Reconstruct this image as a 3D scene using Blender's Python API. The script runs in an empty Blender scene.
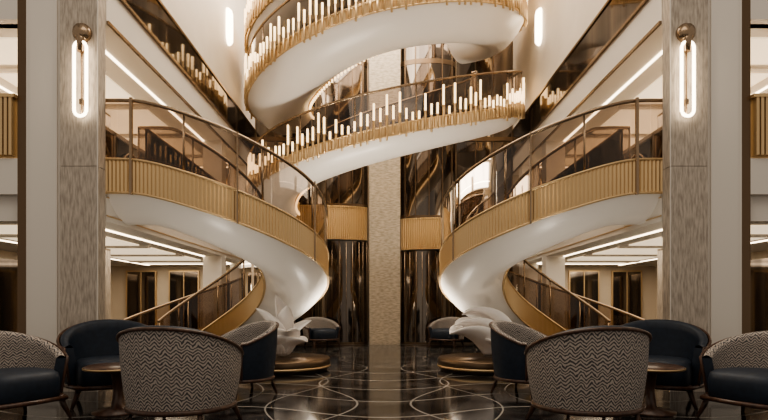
import bpy, math, random
from mathutils import Vector, Matrix
random.seed(7)
D=bpy.data
PI=math.pi
# ---------------------------------------------------------------- materials
def newmat(name):
    m=D.materials.new(name); m.use_nodes=True
    nt=m.node_tree; b=nt.nodes['Principled BSDF']; return m,nt,b
def simple(name,col,rough=.5,metal=0,emit=None,es=0,coat=0):
    m,nt,b=newmat(name)
    b.inputs['Base Color'].default_value=(*col,1); b.inputs['Roughness'].default_value=rough
    b.inputs['Metallic'].default_value=metal
    if coat: b.inputs['Coat Weight'].default_value=coat
    if emit: b.inputs['Emission Color'].default_value=(*emit,1); b.inputs['Emission Strength'].default_value=es
    n=nt.nodes.new('ShaderNodeTexNoise'); n.inputs['Scale'].default_value=12
    r=nt.nodes.new('ShaderNodeMapRange'); r.inputs[3].default_value=max(0.02,rough-.04); r.inputs[4].default_value=min(1,rough+.04)
    nt.links.new(n.outputs[0],r.inputs[0]); nt.links.new(r.outputs[0],b.inputs['Roughness'])
    return m
def noise_mat(name,c1,c2,scale,rough=.5,metal=0,detail=6,bump=0):
    m,nt,b=newmat(name); N=nt.nodes;L=nt.links
    tc=N.new('ShaderNodeTexCoord'); mp=N.new('ShaderNodeMapping'); mp.inputs['Scale'].default_value=scale
    n=N.new('ShaderNodeTexNoise'); n.inputs['Scale'].default_value=1; n.inputs['Detail'].default_value=detail
    r=N.new('ShaderNodeValToRGB'); r.color_ramp.elements[0].position=.35; r.color_ramp.elements[1].position=.65
    r.color_ramp.elements[0].color=(*c1,1); r.color_ramp.elements[1].color=(*c2,1)
    L.new(tc.outputs['Object'],mp.inputs[0]); L.new(mp.outputs[0],n.inputs['Vector']); L.new(n.outputs[0],r.inputs[0]); L.new(r.outputs[0],b.inputs['Base Color'])
    b.inputs['Roughness'].default_value=rough; b.inputs['Metallic'].default_value=metal
    if bump:
        bp=N.new('ShaderNodeBump'); bp.inputs['Strength'].default_value=bump; bp.inputs['Distance'].default_value=.01
        L.new(n.outputs[0],bp.inputs['Height']); L.new(bp.outputs[0],b.inputs['Normal'])
    return m
GOLD=simple('gold_metal',(.66,.48,.27),.34,.62)
BRONZE=simple('bronze_dark',(.16,.11,.07),.3,.8)
BRASS=simple('brass_rail',(.34,.25,.17),.25,.85)
WHITE=simple('white_lacquer',(.86,.82,.77),.35)
WHITE2=simple('white_trim',(.74,.69,.62),.45)
CREAM=noise_mat('cream_plaster',(.68,.61,.52),(.72,.65,.56),(2,2,2),.5)
CEIL=simple('ceiling_paint',(.7,.62,.5),.5)
STONE=noise_mat('taupe_stone',(.33,.28,.23),(.56,.49,.41),(46,46,7),.45,detail=10,bump=.3)
TRAV=noise_mat('travertine',(.36,.30,.22),(.60,.51,.39),(9,9,34),.5,detail=9,bump=.15)
WOOD=noise_mat('dark_walnut',(.045,.022,.014),(.10,.05,.03),(30,30,3),.3)
NAVY=noise_mat('navy_leather',(.010,.017,.030),(.015,.025,.043),(20,20,20),.55)
TREAD=simple('stair_tread',(.10,.08,.065),.3)
ENDWALL=simple('gallery_wall',(.58,.49,.38),.5)
LAMP=simple('lamp_glow',(1,.9,.75),.4,0,(1,.84,.62),7)
STRIP=simple('led_strip',(1,.9,.75),.4,0,(1,.82,.58),5)
PANEL=simple('added_ceiling_glow',(.8,.7,.55),.5,0,(1,.80,.55),.8)  # emission stands in for light falling on the gallery ceilings
RODL=simple('rod_light',(1,.8,.5),.4,0,(1,.70,.38),2.4)
SCULPT=simple('sculpture_white',(.9,.86,.83),.45)
def mirror_mat():
    m,nt,b=newmat('bronze_mirror'); N=nt.nodes;L=nt.links
    tc=N.new('ShaderNodeTexCoord'); mp=N.new('ShaderNodeMapping'); mp.inputs['Scale'].default_value=(3.5,3.5,.12)
    n=N.new('ShaderNodeTexNoise'); n.inputs['Scale'].default_value=1; n.inputs['Detail'].default_value=3
    r=N.new('ShaderNodeValToRGB'); r.color_ramp.elements[0].color=(.12,.10,.085,1); r.color_ramp.elements[1].color=(.26,.22,.18,1)
    r.color_ramp.elements[0].position=.4; r.color_ramp.elements[1].position=.72
    L.new(tc.outputs['Object'],mp.inputs[0]); L.new(mp.outputs[0],n.inputs['Vector']); L.new(n.outputs[0],r.inputs[0]); L.new(r.outputs[0],b.inputs['Base Color'])
    b.inputs['Metallic'].default_value=.95; b.inputs['Roughness'].default_value=.06
    bp=N.new('ShaderNodeBump'); bp.inputs['Strength'].default_value=.06; bp.inputs['Distance'].default_value=.02
    L.new(n.outputs[0],bp.inputs['Height']); L.new(bp.outputs[0],b.inputs['Normal'])
    return m
MIRROR=mirror_mat()
def glass_mat():
    m,nt,b=newmat('smoked_glass'); N=nt.nodes;L=nt.links
    N.remove(b); o=N['Material Output']
    t=N.new('ShaderNodeBsdfTransparent'); t.inputs[0].default_value=(.48,.41,.35,1)
    g=N.new('ShaderNodeBsdfGlossy'); g.inputs[0].default_value=(.9,.85,.8,1); g.inputs['Roughness'].default_value=.02
    fr=N.new('ShaderNodeFresnel'); fr.inputs[0].default_value=1.6
    mx=N.new('ShaderNodeMixShader'); L.new(fr.outputs[0],mx.inputs[0]); L.new(t.outputs[0],mx.inputs[1]); L.new(g.outputs[0],mx.inputs[2]); L.new(mx.outputs[0],o.inputs[0])
    return m
GLASS=glass_mat()
def mth(nt,op,a,b=None,c=None):
    n=nt.nodes.new('ShaderNodeMath'); n.operation=op
    for i,v in enumerate((a,b,c)):
        if v is None: continue
        if isinstance(v,(int,float)): n.inputs[i].default_value=v
        else: nt.links.new(v,n.inputs[i])
    return n.outputs[0]
def chevron_mat():
    m,nt,b=newmat('chevron_fabric'); N=nt.nodes;L=nt.links
    uv=N.new('ShaderNodeUVMap'); sp=N.new('ShaderNodeSeparateXYZ'); L.new(uv.outputs[0],sp.inputs[0])
    tri=mth(nt,'PINGPONG',mth(nt,'MULTIPLY',sp.outputs[0],1.0),.036)
    nz=N.new('ShaderNodeTexNoise'); nz.inputs['Scale'].default_value=18; L.new(uv.outputs[0],nz.inputs['Vector'])
    t2=mth(nt,'ADD',mth(nt,'ADD',sp.outputs[1],tri),mth(nt,'MULTIPLY',nz.outputs[0],.05))
    fr=mth(nt,'PINGPONG',t2,.014)
    k=mth(nt,'GREATER_THAN',fr,.0078)
    mx=N.new('ShaderNodeMix'); mx.data_type='RGBA'; mx.inputs[6].default_value=(.44,.39,.345,1); mx.inputs[7].default_value=(.07,.066,.068,1)
    L.new(k,mx.inputs[0]); L.new(mx.outputs[2],b.inputs['Base Color']); b.inputs['Roughness'].default_value=.8
    return m
CHEV=chevron_mat()
def floor_mat():
    m,nt,b=newmat('dark_marble_floor'); N=nt.nodes;L=nt.links
    tc=N.new('ShaderNodeTexCoord'); sp=N.new('ShaderNodeSeparateXYZ'); L.new(tc.outputs['Object'],sp.inputs[0])
    x,y=sp.outputs[0],sp.outputs[1]
    ax=mth(nt,'ABSOLUTE',x)
    masks=[]
    def line(val,w):
        masks.append(mth(nt,'LESS_THAN',mth(nt,'ABSOLUTE',val),w))
    sn=mth(nt,'SINE',mth(nt,'MULTIPLY',y,2.1))
    line(mth(nt,'SUBTRACT',mth(nt,'SUBTRACT',ax,.55),mth(nt,'MULTIPLY',sn,.28)),.011)
    line(mth(nt,'SUBTRACT',mth(nt,'ADD',mth(nt,'SUBTRACT',ax,.95),mth(nt,'MULTIPLY',sn,.22)),0.0),.009)
    line(mth(nt,'SUBTRACT',mth(nt,'SUBTRACT',ax,1.75),mth(nt,'MULTIPLY',mth(nt,'COSINE',mth(nt,'MULTIPLY',y,1.6)),.35)),.011)
    yy=mth(nt,'ADD',y,mth(nt,'MULTIPLY',mth(nt,'COSINE',mth(nt,'MULTIPLY',ax,2.2)),.25))
    line(mth(nt,'SUBTRACT',mth(nt,'PINGPONG',yy,.75),.375),.015)
    mk=masks[0]
    for q in masks[1:]: mk=mth(nt,'MAXIMUM',mk,q)
    n=N.new('ShaderNodeTexNoise'); n.inputs['Scale'].default_value=1.8; n.inputs['Detail'].default_value=9; n.inputs['Distortion'].default_value=1.4
    L.new(tc.outputs['Object'],n.inputs['Vector'])
    r=N.new('ShaderNodeValToRGB'); r.color_ramp.elements[0].color=(.016,.015,.015,1); r.color_ramp.elements[1].color=(.07,.064,.06,1)
    r.color_ramp.elements[0].position=.42; r.color_ramp.elements[1].position=.62
    L.new(n.outputs[0],r.inputs[0])
    mx=N.new('ShaderNodeMix'); mx.data_type='RGBA'; mx.inputs[7].default_value=(.36,.34,.31,1)
    L.new(mk,mx.inputs[0]); L.new(r.outputs[0],mx.inputs[6]); L.new(mx.outputs[2],b.inputs['Base Color'])
    b.inputs['Roughness'].default_value=.10
    return m
FLOOR=floor_mat()
# ---------------------------------------------------------------- mesh helpers
class M:
    def __init__(s): s.v=[];s.f=[];s.m=[];s.uv=[];s.sm=[]
    def quad(s,idx,mi=0,uv=None,sm=False): s.f.append(tuple(idx)); s.m.append(mi); s.uv.append(uv); s.sm.append(sm)
    def box(s,x0,x1,y0,y1,z0,z1,mi=0):
        if x0>x1:x0,x1=x1,x0
        b=len(s.v)
        s.v+=[(x,y,z) for z in(z0,z1) for y in(y0,y1) for x in(x0,x1)]
        for q in((0,2,3,1),(4,5,7,6),(0,1,5,4),(2,6,7,3),(0,4,6,2),(1,3,7,5)): s.quad([b+i for i in q],mi)
    def grid(s,rows,mi=0,uvs=None,sm=True,closed=False):
        b=len(s.v); n=len(rows[0])
        for r in rows: s.v+=[tuple(p) for p in r]
        for i in range(len(rows)-1):
            for j in range(n if closed else n-1):
                k=(j+1)%n
                q=[b+i*n+j,b+i*n+k,b+(i+1)*n+k,b+(i+1)*n+j]
                u=[uvs[i][j],uvs[i][k],uvs[i+1][k],uvs[i+1][j]] if uvs else None
                s.quad(q,mi,u,sm)
    def tube(s,pts,r,mi=0,seg=8,closed=False):
        pts=[Vector(p) for p in pts]; rows=[]
        n=len(pts)
        for i,p in enumerate(pts):
            a=pts[(i-1)%n] if (i>0 or closed) else p; c=pts[(i+1)%n] if (i<n-1 or closed) else p
            t=(c-a).normalized(); up=Vector((0,0,1)) if abs(t.z)<.95 else Vector((0,1,0))
            u=t.cross(up).normalized(); w=t.cross(u).normalized()
            rr=r[i] if isinstance(r,(list,tuple)) else r
            rows.append([p+u*math.cos(k*2*PI/seg)*rr+w*math.sin(k*2*PI/seg)*rr for k in range(seg)])
        if closed: rows.append(rows[0])
        b=len(s.v); s.grid(rows,mi,closed=True)
        if not closed:
            s.quad([b+k for k in range(seg)],mi); s.quad([b+(len(rows)-1)*seg+k for k in range(seg)][::-1],mi)
    def lathe(s,cx,cy,prof,mi=0,seg=32,sm=True):
        rows=[[(cx+r*math.cos(k*2*PI/seg),cy+r*math.sin(k*2*PI/seg),z) for k in range(seg)] for r,z in prof]
        b=len(s.v); s.grid(rows,mi,closed=True,sm=sm)
        s.quad([b+k for k in range(seg)],mi); s.quad([b+(len(rows)-1)*seg+k for k in range(seg)],mi)
    def obj(s,name,mats,parent=None,mirror=1,recalc=True):
        me=D.meshes.new(name); 
        me.from_pydata([(p[0]*mirror,p[1],p[2]) for p in s.v],[],s.f)
        for mt in (mats if isinstance(mats,(list,tuple)) else [mats]): me.materials.append(mt)
        me.polygons.foreach_set('material_index',s.m); me.polygons.foreach_set('use_smooth',s.sm)
        if any(u for u in s.uv):
            l=me.uv_layers.new(name='UVMap')
            for p,u in zip(me.polygons,s.uv):
                if u:
                    for li,c in zip(p.loop_indices,u): l.data[li].uv=c
        me.update()
        if recalc:
            import bmesh
            bm=bmesh.new(); bm.from_mesh(me); bmesh.ops.recalc_face_normals(bm,faces=bm.faces); bm.to_mesh(me); bm.free()
        o=D.objects.new(name,me); bpy.context.scene.collection.objects.link(o)
        if parent: o.parent=parent
        return o
def empty(name,loc=(0,0,0),rz=0):
    e=D.objects.new(name,None); e.location=loc; e.rotation_euler=(0,0,rz); e.empty_display_size=.2
    bpy.context.scene.collection.objects.link(e); return e
def lerp(a,b,t): return a+(b-a)*t
AX=3.31; YN=6.0; YB=13.4; ZT=9.0
# ---------------------------------------------------------------- room shell
m=M(); m.box(-7.2,7.2,-3,YB+.2,-.2,0); m.obj('floor',FLOOR)
m=M(); m.box(-7.2,7.2,5.9,YB+.2,ZT,ZT+.2); m.obj('ceiling',CEIL)
m=M(); m.box(-7.2,7.2,YB,YB+.2,0,ZT); m.obj('wall_back',ENDWALL)
YE=YB-.16
for s,side in((-1,'left'),(1,'right')):
    m=M(); m.box(-AX-.3,-AX,YN+.18,YB,5.5,ZT); m.obj('wall_'+side,CREAM,mirror=-s)
    m=M(); m.box(-7.2,-7,YN,YB,0,ZT); m.obj('wall_gallery_'+side,ENDWALL,mirror=-s)
    m=M(); m.box(-7,-AX,YN+.2,YB,2.0,2.72,0)
    for z in(2.28,2.06): m.box(-AX,-AX+.012,YN+.2,YB,z,z+.012,1)
    m.obj('trim_1_'+side,[WHITE2,GOLD],mirror=-s)
    m=M(); m.box(-7,-AX,YN+.2,YB,4.35,5.5,0); m.box(-AX,-AX+.02,YN+.2,YB,4.85,5.42,1)
    m.box(-AX,-AX+.04,YN+.2,YB,4.81,4.85,2); m.box(-AX,-AX+.04,YN+.2,YB,5.42,5.46,2); m.box(-AX,-AX+.03,YN+.2,YB,4.35,4.39,2); m.obj('trim_2_'+side,[WHITE2,MIRROR,BRASS],mirror=-s)
    m=M(); 
    for z0,z1 in((0,2.6),(2.606,5.6),(5.606,ZT)): m.box(-3.74,-AX,YN,YN+.18,z0,z1,0)
    m.box(-AX,-AX+.012,YN-.004,YN+.0,0,ZT,1)
    m.obj('pillar_stone',[STONE,WHITE2],mirror=-s)
    m=M(); m.box(-4.17,-3.745,YN+.06,YN+.2,0,ZT,0); m.box(-4.12,-3.80,YN+.04,YN+.06,0.2,ZT,0)
    m.box(-4.3,-4.17,YN+.1,YN+.2,0,ZT,1); m.obj('pillar_white',[WHITE2,BRONZE],mirror=-s)
    m=M(); m.box(-7,-4.3,YN+.1,YN+.3,2.3,2.72); m.box(-7,-4.3,YN+.1,YN+.3,4.35,5.5); m.obj('trim_3_'+side,WHITE2,mirror=-s)
    m=M(); x=-6.9
    while x<-4.32: m.box(x,x+.035,YN+.05,YN+.12,2.75,3.42); x+=.055
    m.box(-7,-4.3,YN+.12,YN+.16,2.73,3.42); m.box(-7,-4.3,YN+.04,YN+.18,3.42,3.46)
    m.obj('balcony_railing',GOLD,mirror=-s)
    e=empty('gallery_balustrade')
    m=M(); y=7.3
    while y<YE-.05: m.box(-AX,-AX+.05,y,y+.03,2.33,2.74); y+=.05
    m.box(-AX,-AX+.03,7.25,YE,2.31,2.74); m.box(-AX-.02,-AX+.06,7.25,YE,2.74,2.77); m.obj('fluted_band',GOLD,e,mirror=-s)
    m=M(); m.box(-AX-.02,-AX-.01,7.25,YE,2.77,3.45); m.obj('glass_panel',GLASS,e,mirror=-s)
    m=M(); m.tube([(-AX-.015,7.25,3.46),(-AX-.015,YE,3.46)],.025); 
    for k in range(6): m.tube([(-AX-.015,7.3+k*1.15,2.75),(-AX-.015,7.3+k*1.15,3.46)],.014)
    m.obj('handrail',BRASS,e,mirror=-s)
    for i,(cy,cx) in enumerate(((10.75,-3.5),(9.0,-5.0),(12.6,-3.5))):
        m=M(); m.box(cx-.19,cx+.19,cy-.15,cy+.15,0,2.0); m.box(cx-.21,cx+.21,cy-.17,cy+.17,0,.12)
        m.box(cx-.19,cx+.19,cy-.15,cy+.15,2.72,4.35)
        m.obj('gallery_column',[WHITE2 if i!=1 else STONE],mirror=-s)
    m=M()
    for k in range(5):
        y0=6.6+k*1.35
        for z0,z1 in((0,1.85),(2.8,4.2)):
            m.box(-7,-6.96,y0,y0+.8,z0+.02,z1,0); m.box(-6.97,-6.93,y0-.04,y0,z0+.02,z1,1); m.box(-6.97,-6.93,y0+.8,y0+.84,z0+.02,z1,1)
    m.obj('mirror_wall_panelling',[MIRROR,GOLD],mirror=-s)
    m=M()
    for k in range(3):
        x0=-6.6+k*1.1
        for z0,z1 in((.02,1.85),(2.8,4.2)):
            m.box(x0,x0+.72,YB-.04,YB-.002,z0,z1,0); m.box(x0-.03,x0,YB-.06,YB-.002,z0,z1,1); m.box(x0+.72,x0+.75,YB-.06,YB-.002,z0,z1,1)
            m.box(x0+.35,x0+.37,YB-.06,YB-.04,z0,z1,1); m.box(x0-.03,x0+.75,YB-.06,YB-.002,z1,z1+.04,1)
    m.obj('door_'+('1' if s<0 else '2'),[MIRROR,GOLD],mirror=-s)
    e=empty('glass_lobby_screen')
    m=M(); 
    for k in range(5):
        y0=7.4+k*1.1
        m.box(-4.42,-4.40,y0,y0+1.0,2.75,3.75,0)
    m.obj('glass_panels',GLASS,e,mirror=-s)
    m=M()
    for k in range(6): m.box(-4.44,-4.38,7.34+k*1.1,7.39+k*1.1,2.72,3.8)
    m.box(-4.44,-4.38,7.34,12.9,3.76,3.82); m.box(-4.44,-4.38,7.34,12.9,2.72,2.8)
    for k in range(5):
        y0=7.9+k*1.1
        m.tube([(-4.36,y0+.38*math.cos(a),3.15+.45*math.sin(a)) for a in[j*PI/10 for j in range(11)]],.018)
    m.obj('bronze_frame',BRONZE,e,mirror=-s)
    m=M()
    for z in(2.0,4.35):
        for xx in(-3.7,-5.9): m.box(xx,xx+.04,6.5,YB-.4,z-.015,z-.002)
        m.box(-5.9,-3.7,12.6,12.635,z-.016,z-.003)
    m.obj('ceiling_strip_lights',STRIP,mirror=-s)
    m=M()
    for z in(2.0,4.35):
        for yy in(7.3,8.7,10.2,11.6): m.box(-5.7,-3.95,yy,yy+.1,z-.04,z-.001)
    m.obj('ceiling_beams',WHITE2,mirror=-s)
    m=M()
    for z in(2.0,4.35):
        for y0,y1 in((6.5,7.2),(7.5,8.6),(8.9,10.1),(10.4,11.5),(11.8,12.4)): m.box(-5.6,-4.05,y0,y1,z-.02,z-.001)
    m.obj('added_glow_panels',PANEL,mirror=-s)  # glowing sheets added between the beams to brighten the ceiling
    m=M()
    rows=[]
    for d,sc in((0,1.12),(.03,1.12),(.05,1.0),(.08,.8),(.09,.01)):
        rows.append([(-AX+d,11.03+math.cos(a)*.13*sc,6.9+max(-.24,min(.24,math.sin(a)*.6))+math.sin(a)*.13*sc) for a in[k*PI/16 for k in range(32)]])
    m.grid(rows,0,closed=True); m.obj('wall_light',LAMP,mirror=-s)
    e=empty('wall_sconce')
    m=M(); cx=-3.47; y=YN-.06
    pts=[]
    for k in range(12): a=k*PI/11; pts.append((cx+.07*math.cos(a),y,3.94+.07*math.sin(a)))
    for k in range(12): a=PI+k*PI/11; pts.append((cx+.07*math.cos(a),y,3.23+.07*math.sin(a)))
    m.tube(pts,.018,closed=True); m.obj('light_ring',LAMP,e,mirror=-s)
    m=M(); 
    rows=[[(cx+r*math.cos(k*PI/12),y0,4.13+r*math.sin(k*PI/12)) for k in range(24)] for r,y0 in((.105,YN),(.105,YN-.04),(.07,YN-.09),(.001,YN-.1))]
    m.grid(rows,0,closed=True); m.tube([(cx,YN-.05,4.2),(cx,YN-.05,3.9)],[.05,.04]); m.tube([(cx,YN-.03,4.1),(cx,YN-.03,3.15)],.012); m.box(cx-.02,cx+.02,YN-.05,YN,3.3,3.36)
    m.obj('bronze_mount',BRASS,e,mirror=-s)
    e=empty('wall_sconce')
    m=M(); cx=-5.0; y=9.0-.19
    pts=[(cx+.05*math.cos(k*PI/8),y,1.45+.05*math.sin(k*PI/8)) for k in range(9)]+[(cx+.05*math.cos(PI+k*PI/8),y,.95+.05*math.sin(PI+k*PI/8)) for k in range(9)]
    m.tube(pts,.018,closed=True); m.obj('light_ring',LAMP,e,mirror=-s)
    m=M(); m.box(cx-.06,cx+.06,8.8,8.85,1.45,1.58); m.obj('bronze_mount',BRASS,e,mirror=-s)
# back wall features
m=M(); m.box(-.37,.41,YB-.3,YB,0,ZT); m.obj('pillar_travertine',TRAV)
m=M()
for sx in(-1,1):
    edges=[1.85,2.35,2.8,3.28]
    for a,b in zip(edges,edges[1:]):
        x0,x1=sorted((sx*a,sx*b))
        for z0,z1 in((.05,2.3),(3.55,5.2),(5.3,ZT)):
            m.box(x0+.015,x1-.015,YB-.05,YB,z0,z1,0)
        m.box(sx*b-.012,sx*b+.012,YB-.08,YB,0,ZT,1)
    m.box(*sorted((sx*1.85,sx*3.28)),YB-.09,YB,5.2,5.3,1)
m.obj('window_1',[MIRROR,BRONZE])
# curved dark-glass lift shafts either side of the stone pillar
for sx,zb,zt in((-1,2.62,3.5),(1,2.37,3.2)):
    e=empty('glass_lift_shaft')
    sf=lambda q,R=0:(sx*(1.13-(.70+R)*math.cos(q*PI)),YB-.03-(.30+R)*math.sin(q*PI))
    m=M()
    for z0,z1 in((.04,zb),(zt,5.2),(5.28,7.1),(7.18,ZT-.01)):
        m.grid([[(*sf(k/40),z) for k in range(41)] for z in(z0,z1)],0)
    m.obj('curved_glass',MIRROR,e)
    m=M()
    for q in(0.02,.18,.34,.5,.66,.82,.98):
        x,y=sf(q,.005)
        m.box(x-.012,x+.012,y-.02,y+.02,.02,zb); m.box(x-.012,x+.012,y-.02,y+.02,zt,ZT-.01)
    for z0,z1 in((0.005,.06),(5.18,5.3),(7.08,7.2),(zt,zt+.06)):
        A=[(*sf(k/40,.012),z0) for k in range(41)];B=[(*sf(k/40,.012),z1) for k in range(41)]
        m.grid([A,B],0)
    m.obj('bronze_mullions',BRONZE,e)
    m=M()
    for k in range(13):
        q=(k+.5)/13+random.uniform(-.012,.012); x,y=sf(q,.03)
        m.tube([(x,y,.06),(x,y,zb-.03)],.007,0,5)
    m.obj('metal_rod_curtain',BRASS,e)
for sx,z0,z1 in((-1,2.65,3.45),(1,2.4,3.15)):
    m=M()
    n=120
    rows=[[],[]]
    for k in range(n+1):
        t=k/n; x=sx*lerp(.42,3.2,t); y=YB-.1-.35*math.sin(t*PI)**.7-(.02 if k%2 else 0)
        rows[0].append((x,y,z0)); rows[1].append((x,y,z1))
    m.grid(rows,0,sm=False)
    m.grid([[(p[0],p[1]-.02,z1) for p in rows[0]],[(p[0],p[1]-.02,z1+.04) for p in rows[0]],[(p[0],YB-.09,z1+.04) for p in rows[0]]],0,sm=False)
    m.grid([[(p[0],p[1],z0) for p in rows[0]],[(p[0],YB-.09,z0) for p in rows[0]]],1,sm=False)
    m.obj('fluted_balcony',[GOLD,WHITE2])
# ---------------------------------------------------------------- ribbons / stairs
def ribbon(e,P,zf,t0,t1,n,mirror,band=(.01,-.39),belly=.3,gold=GOLD,floorclamp=True,rail=.75,steps=16,ts0=None,innerband=True,flute=.014,W=1.0):
    ts=[lerp(t0,t1,k/n) for k in range(n+1)]
    cl=(lambda z:max(z,0.003)) if floorclamp else (lambda z:z)
    for w0,sg,nm in((0,-1,'outer_stringer'),(1,1,'inner_stringer')):
        if w0 and not innerband: continue
        m=M(); R0=[];R1=[];R2=[];R3=[]
        for k,t in enumerate(ts):
            off=flute/W*(1 if k%2 else 0)
            w=w0+sg*off; z=zf(t); x,y=P(t,w); xi,yi=P(t,w0-sg*.04)
            R0.append((x,y,cl(z+band[1]))); R1.append((x,y,cl(z+band[0]))); R2.append((xi,yi,cl(z+band[0]))); R3.append((xi,yi,cl(z+band[1])))
        m.grid([R0,R1,R2,R3,R0],0,sm=False)
        for zz in(band[0],band[1]):
            pts=[(*P(t,w0+sg*.01),cl(zf(t)+zz)) for t in ts[::3]]
            m.tube(pts,.016,0,6)
        m.obj(nm,gold,e,mirror)
    m=M(); rows=[]
    Mx=14
    def bel(t,w): return (belly(t) if callable(belly) else belly)*math.sin(PI*w)**.8
    for t in ts[::2]:
        z=zf(t); row=[]
        for j in range(Mx+1):
            w=j/Mx; x,y=P(t,lerp(.01,.99,w)); row.append((x,y,cl(z+band[1]-bel(t,w))))
        rows.append(row)
    m.grid(rows,0)
    for t in(ts[0],ts[-1]):
        b=len(m.v); z=zf(t)
        for j in range(Mx+1):
            w=j/Mx; x,y=P(t,lerp(.01,.99,w)); m.v.append((x,y,cl(z+band[1]-bel(t,w))))
        for j in range(Mx,-1,-1):
            x,y=P(t,lerp(.01,.99,j/Mx)); m.v.append((x,y,cl(z)))
        m.quad(range(b,len(m.v)))
    m.obj('soffit',WHITE,e,mirror)
    m=M(); a=ts0 if ts0 is not None else t0
    if a>t0:
        sub=[lerp(t0,a,k/8) for k in range(9)]
        m.grid([[(*P(t,.03),zf(t)) for t in sub],[(*P(t,.97),zf(t)) for t in sub]],0,sm=False)
    for k in range(steps):
        ta,tb=lerp(a,t1,k/steps),lerp(a,t1,(k+1)/steps)
        zt=max(zf(ta),zf(tb)); zl=min(zf(ta),zf(tb))
        sub=[lerp(ta,tb,q/4) for q in range(5)]
        zz=zl if zf(tb)<zf(ta) else zt
        m.grid([[(*P(t,.03),zz+.005) for t in sub],[(*P(t,.97),zz+.005) for t in sub]],0,sm=False)
        m.grid([[(*P(ta,.03),zl),(*P(ta,.97),zl)],[(*P(ta,.03),zt+.005),(*P(ta,.97),zt+.005)]],1,sm=False)
    m.obj('treads',[TREAD,WHITE2],e,mirror)
    if rail:
        mg=M(); mr=M()
        for w in((.02,.98) if innerband else (.02,)):
            rows=[[(*P(t,w),cl(zf(t)+band[0])) for t in ts[::2]],[(*P(t,w),zf(t)+rail) for t in ts[::2]]]
            mg.grid(rows,0)
            mr.tube([(*P(t,w),zf(t)+rail) for t in ts[::2]],.024,0,8)
            for k in range(0,len(ts),max(1,n//9)):
                t=ts[k]; mr.tube([(*P(t,w),zf(t)+band[0]),(*P(t,w),zf(t)+rail)],.014,0,6)
        mg.obj('glass_panels',GLASS,e,mirror,recalc=False); mr.obj('handrail',BRASS,e,mirror)
def interp(pts):
    def f(t):
        t=max(pts[0][0],min(pts[-1][0],t))
        for i in range(len(pts)-1):
            if t<=pts[i+1][0]:
                x0,y0=pts[i];x1,y1=pts[i+1]
                g=lambda j:(pts[min(j+1,len(pts)-1)][1]-pts[max(j-1,0)][1])/(pts[min(j+1,len(pts)-1)][0]-pts[max(j-1,0)][0])
                h=x1-x0;u=(t-x0)/h;m0=g(i)*h;m1=g(i+1)*h
                return (2*u**3-3*u*u+1)*y0+(u**3-2*u*u+u)*m0+(-2*u**3+3*u*u)*y1+(u**3-u*u)*m1
    return f
Xc,Yc,RO,RI=-2.9,8.2,2.0,1.0
def PS(t,w):
    r=lerp(RO,RI,w)
    if t<-90: return (Xc-(-90-t)*.035,Yc-r)
    a=math.radians(t); return (Xc+r*math.cos(a),Yc+r*math.sin(a))
zS0=interp([(-104,2.73),(-90,2.71),(-70,2.54),(-45,2.29),(0,1.84),(60,1.12),(90,.76),(150,0.0)])
zS=lambda t:max(0,zS0(t))
for mir in(1,-1):
    e=empty('spiral_staircase')
    ribbon(e,PS,zS,-104,150,380,mir,ts0=-88,rail=.72)
    m=M()
    for t,hw in((-93,.016),(-58,.010),(-20,.010)):
        x,y=PS(t,-.025); z=zS(t); m.box(x-hw,x+hw,y-hw,y+hw,z-.41,z+.74)
    m.obj('newel_posts',BRASS,e,mir)
def mkP(a,b,W,yc=11.5,xc=.04):
    def P(t,w):
        th=math.radians(t); return (xc+(a-W*w)*math.cos(th),yc+(b-W*w*min(1,b/1.5 if b<1.5 else 1))*math.sin(th))
    return P
def rods(e,P,zf,t0,t1,n,zb):
    m=M()
    for k in range(n):
        t=lerp(t0,t1,(k+.5)/n); x,y=P(t,-.035); z=zf(t)
        h=random.choice((.16,.26,.36,.60,.30,.22,.48)); r=.022
        m.tube([(x,y,z+zb-random.choice((0,.05,.1))),(x,y,z+h*.45)],r,0,6); m.tube([(x,y,z+h*.45),(x,y,z+h+.07)],r*.95,1,6)
    m.obj('light_rods',[GOLD,RODL],e)
def flight(a,b,W,prof,t0=165,t1=378,nr=88,belly=.32,rail=.8):
    e=empty('curved_stair_flight')
    P=mkP(a,b,W); zf=interp(prof)
    ribbon(e,P,zf,t0,t1,320,1,band=(.06,-.14),belly=belly,floorclamp=False,rail=rail,steps=16,W=W)
    rods(e,P,zf,t0+1,t1-1,nr,-.12)
    m=M()
    for k in range(80):
        t=lerp(t0+2,t1-2,k/79); x,y=P(t,1.02); z=zf(t)-.19
        m.tube([(x,y,z-.03),(x,y,z+.03)],.02,0,6)
    m.obj('edge_lights',RODL,e)
flight(3.0,1.35,1.0,[(165,3.2),(180,3.35),(270,4.42),(360,5.35),(378,5.4)])
flight(3.0,2.35,1.3,[(165,5.4),(180,5.44),(212,5.63),(270,6.33),(360,7.3),(400,7.6)],t1=400,nr=98,belly=lambda t:.36+.25*max(0,min(1,(t-270)/90)))
flight(3.0,2.35,1.3,[(165,6.6),(180,6.62),(212,6.8),(270,7.45),(360,8.1),(378,8.12)],belly=.3,rail=.7)
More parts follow.
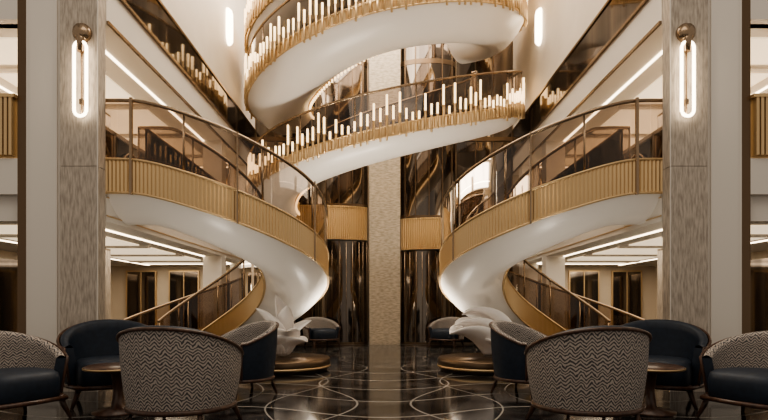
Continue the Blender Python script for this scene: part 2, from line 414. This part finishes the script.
# ---------------------------------------------------------------- sculptures on podiums
def petal(m,L,Wd,lean,az,base,curl,mi=0):
    rows=[];n=14;k=9
    for i in range(n+1):
        t=i/n; ang=lean+curl*t; 
        wd=Wd*(math.sin(PI*min(1,t*.93+.07))**.7)*(1-.15*t)
        if i==0: px,pz=0,0
        else: px+=math.sin(ang)*L/n; pz+=math.cos(ang)*L/n
        row=[]
        for j in range(k):
            u=(j/(k-1)-.5)*2
            lx=u*wd; cup=(u*u)*wd*.55
            X=px-cup*math.cos(ang)*1; Z=pz+cup*math.sin(ang)
            row.append((base[0]+X*math.cos(az)-lx*math.sin(az),base[1]+X*math.sin(az)+lx*math.cos(az),base[2]+max(0.002,Z)))
        rows.append(row)
    m.grid(rows,mi)
for mir,seed in((1,1),(-1,2)):
    cx,cy=-1.55,8.0
    m=M(); m.lathe(cx,cy,[(.68,0),(.68,.03),(.72,.05),(.72,.17),(.70,.20),(.02,.205)],0,64)
    m.lathe(cx,cy,[(.725,.06),(.725,.09)],1,64); m.obj('display_podium',[BRONZE,GOLD],mirror=mir)
    m=M()
    if seed==1:
        sp=[(.95,.2,.05,2.6,.2),(.85,.24,.25,3.6,.5),(.7,.24,.35,.3,.6),(.65,.26,.45,5.0,.8),(.6,.24,.5,1.6,.7),(.55,.26,.6,4.3,.8),(.5,.24,.6,5.9,.9),(.5,.24,.6,3.3,.9),(.8,.18,.1,5.2,.3)]
        for L,w,ln,az,cu in sp: petal(m,L,w,ln,az,(cx,cy,.222),cu)
    else:
        for L,w,ln,az,cu,dx,dz in((.98,.34,.0,.05,1.7,-.34,.10),(.9,.36,.25,-.25,1.4,-.18,.02),(.8,.36,.5,-.5,1.1,-.02,0),(.75,.3,.15,.5,1.4,-.2,0),(.5,.28,.4,PI,.9,-.2,0),(.45,.26,.5,-1.6,1.0,-.1,0)):
            petal(m,L,w,ln,az,(cx+dx,cy,.222+dz),cu)
    o=m.obj('petal_sculpture',SCULPT,mirror=mir)
    so=o.modifiers.new('Solidify','SOLIDIFY'); so.thickness=.022; so.offset=0
# ---------------------------------------------------------------- chairs
def chair(x,y,rz,outer=CHEV,inner=NAVY,sc=1.0,H=.83):
    e=empty('tub_chair',(x,y,0),rz); e.scale=(sc,sc,sc)
    PH=118; n=56
    def R(v): return .395+.055*v
    def top(ph):
        c=math.cos(math.radians(ph)); return H-.24*(1-max(0,(c+.35)/1.35))**1.1
    def pt(ph,r,z):
        a=math.radians(ph); 
        return (r*1.06*math.sin(a),-r*math.cos(a)*.98,z)
    angs=[lerp(-PH,PH,k/n) for k in range(n+1)]
    m=M(); rows=[];uvs=[]
    for i in range(9):
        v=i/8; row=[];u=[]
        for ph in angs:
            z=lerp(.2,top(ph),v); bulge=.012*math.sin(v*PI)
            row.append(pt(ph,R(v)+bulge,z)); u.append((math.radians(ph)*.43,z))
        rows.append(row);uvs.append(u)
    m.grid(rows,0,uvs); m.obj('outer_shell',outer,e,recalc=False)
    m=M(); rows=[];uvs=[]
    for i in range(9):
        v=i/8; rows.append([pt(ph,R(v)-.085+.02*math.sin(v*PI),lerp(.2,top(ph),v)) for ph in angs]); uvs.append([(math.radians(ph)*.4,lerp(.2,top(ph),v)) for ph in angs])
    for i in range(1,8):
        a=i/8; rows.append([pt(ph,R(1)-.085+.083*a,top(ph)+.028*math.sin(a*PI)) for ph in angs]); uvs.append([(math.radians(ph)*.4,top(ph)+.08*a) for ph in angs])
    m.grid(rows,0,uvs)
    for ph in(angs[0],angs[-1]):
        b=len(m.v)
        for i in range(9): v=i/8; m.v.append(pt(ph,R(v),lerp(.2,top(ph),v)))
        for i in range(8,-1,-1): v=i/8; m.v.append(pt(ph,R(v)-.085,lerp(.2,top(ph),v)))
        m.quad(range(b,len(m.v)),1)
    m.obj('inner_upholstery',[inner,NAVY],e)
    m=M(); pts=[pt(angs[0],R(v/6)+.006,lerp(.2,top(angs[0]),v/6)) for v in range(6)]+[pt(ph,R(1)+.006,top(ph)+.004) for ph in angs]+[pt(angs[-1],R(v/6)+.006,lerp(.2,top(angs[-1]),v/6)) for v in range(5,-1,-1)]
    m.tube(pts,.014,0,8)
    bp=[pt(ph,R(0)+.0,.2) for ph in angs]+[(.30,.40,.2),(0,.43,.2),(-.30,.40,.2)]
    m.tube(bp,.022,0,8,closed=True)
    for lx,ly in((-.31,.33),(.31,.33),(-.28,-.28),(.28,-.28)):
        m.tube([(lx*.95,ly*.95,.22),(lx*1.02,ly*1.02,.12),(lx*1.15,ly*1.15,0.0)],[.03,.025,.015],0,8)
    m.obj('wood_frame',WOOD,e)
    m=M(); rows=[]
    def outl(k,sc2):
        a=k*2*PI/40; r=.335
        px=r*1.02*math.cos(a); py=r*math.sin(a)
        if py>0: 
            px=.33*math.copysign(abs(math.cos(a))**.45,math.cos(a)); py=.41*abs(math.sin(a))**.6
        return px*sc2,py*sc2
    for z,s2 in((.2,.95),(.24,1.0),(.38,1.0),(.43,.97),(.455,.88),(.465,.6),(.468,.02)):
        rows.append([(*outl(k,s2),z) for k in range(40)])
    m.grid(rows,0,closed=True); m.obj('seat_cushion',NAVY,e)
    return e
r=math.radians
for s in(-1,1):
    chair(s*1.63,4.2,r(5*s),sc=.98,H=.84)
    chair(s*2.86,5.45,r(s*150),outer=NAVY,sc=.98)
    chair(s*3.26,4.5,r(s*118),outer=NAVY,inner=CHEV,sc=.94,H=.79)
    chair(s*1.62,5.9,r(-s*132),outer=NAVY,inner=CHEV,sc=.9,H=.88)
    chair(s*1.5,12.4,r(s*150),inner=CHEV,sc=.95,H=.72)
    chair(s*2.55,12.4,r(-s*160),sc=.9,H=.72,outer=NAVY)
    e=empty('side_table',(s*2.48,4.85,0))
    m=M(); m.lathe(0,0,[(.27,.40),(.29,.41),(.29,.43),(.27,.44),(.01,.441)],0,40); m.lathe(0,0,[(.22,.0),(.22,.02),(.06,.05),(.04,.2),(.06,.36),(.24,.40)],0,40)
    m.obj('table_body',WOOD,e)
    m=M(); m.lathe(0,0,[(.293,.412),(.293,.428)],0,40); m.obj('brass_rim',GOLD,e)
# ---------------------------------------------------------------- lights
def area(name,loc,rot,sx,sy,en,col=(1,.86,.69)):
    l=D.lights.new(name,'AREA'); l.shape='RECTANGLE'; l.size=sx; l.size_y=sy; l.energy=en; l.color=col
    o=D.objects.new(name,l); o.location=loc; o.rotation_euler=rot; bpy.context.scene.collection.objects.link(o); return o
def spot(name,loc,tgt,en,ang=110,col=(1,.89,.74),size=.08):
    l=D.lights.new(name,'SPOT'); l.energy=en; l.spot_size=r(ang); l.spot_blend=.8; l.color=col; l.shadow_soft_size=size
    o=D.objects.new(name,l); o.location=loc; o.rotation_euler=(Vector(tgt)-Vector(loc)).to_track_quat('-Z','Y').to_euler(); bpy.context.scene.collection.objects.link(o); return o
area('atrium_ceiling_light',(0,10.2,8.9),(0,0,0),5.5,5.5,720,(1,.90,.77))
for s in(-1,1):
    area('gallery_upper_light',(s*5.1,9.8,4.3),(0,0,0),2.6,6.2,200)
    area('gallery_lower_light',(s*5.1,9.8,1.95),(0,0,0),2.6,6.2,75)
    spot('soffit_fill_spot',(s*2.2,6.0,.03),(s*2.2,7.2,2.2),55)  # added fill from floor level, brightens stair soffits; no fitting modelled
    spot('soffit_fill_spot',(s*.75,8.6,.03),(s*1.3,8.6,1.5),32)
    spot('soffit_fill_spot',(s*.6,8.7,.03),(s*.5,10.5,5),300,100)  # added fill aimed up at the undersides of the upper flights
area('foreground_fill',(0,2.0,7.5),(r(35),0,0),6,3,110,(1,.88,.73))  # added unseen fill for the foreground; no ceiling above it
w=D.worlds.new('World'); bpy.context.scene.world=w; w.use_nodes=True
w.node_tree.nodes['Background'].inputs[0].default_value=(1,.88,.76,1); w.node_tree.nodes['Background'].inputs[1].default_value=.40
vs=bpy.context.scene.view_settings
try: vs.look='AgX - Medium High Contrast'
except Exception: pass
vs.exposure=.2
# ---------------------------------------------------------------- camera
c=D.cameras.new('camera'); co=D.objects.new('camera',c); bpy.context.scene.collection.objects.link(co)
co.location=(0,0,1.0); co.rotation_euler=(PI/2,0,0); c.sensor_width=36; c.lens=520/768*36; c.shift_y=(305-210)/768; c.clip_start=.05
bpy.context.scene.camera=co
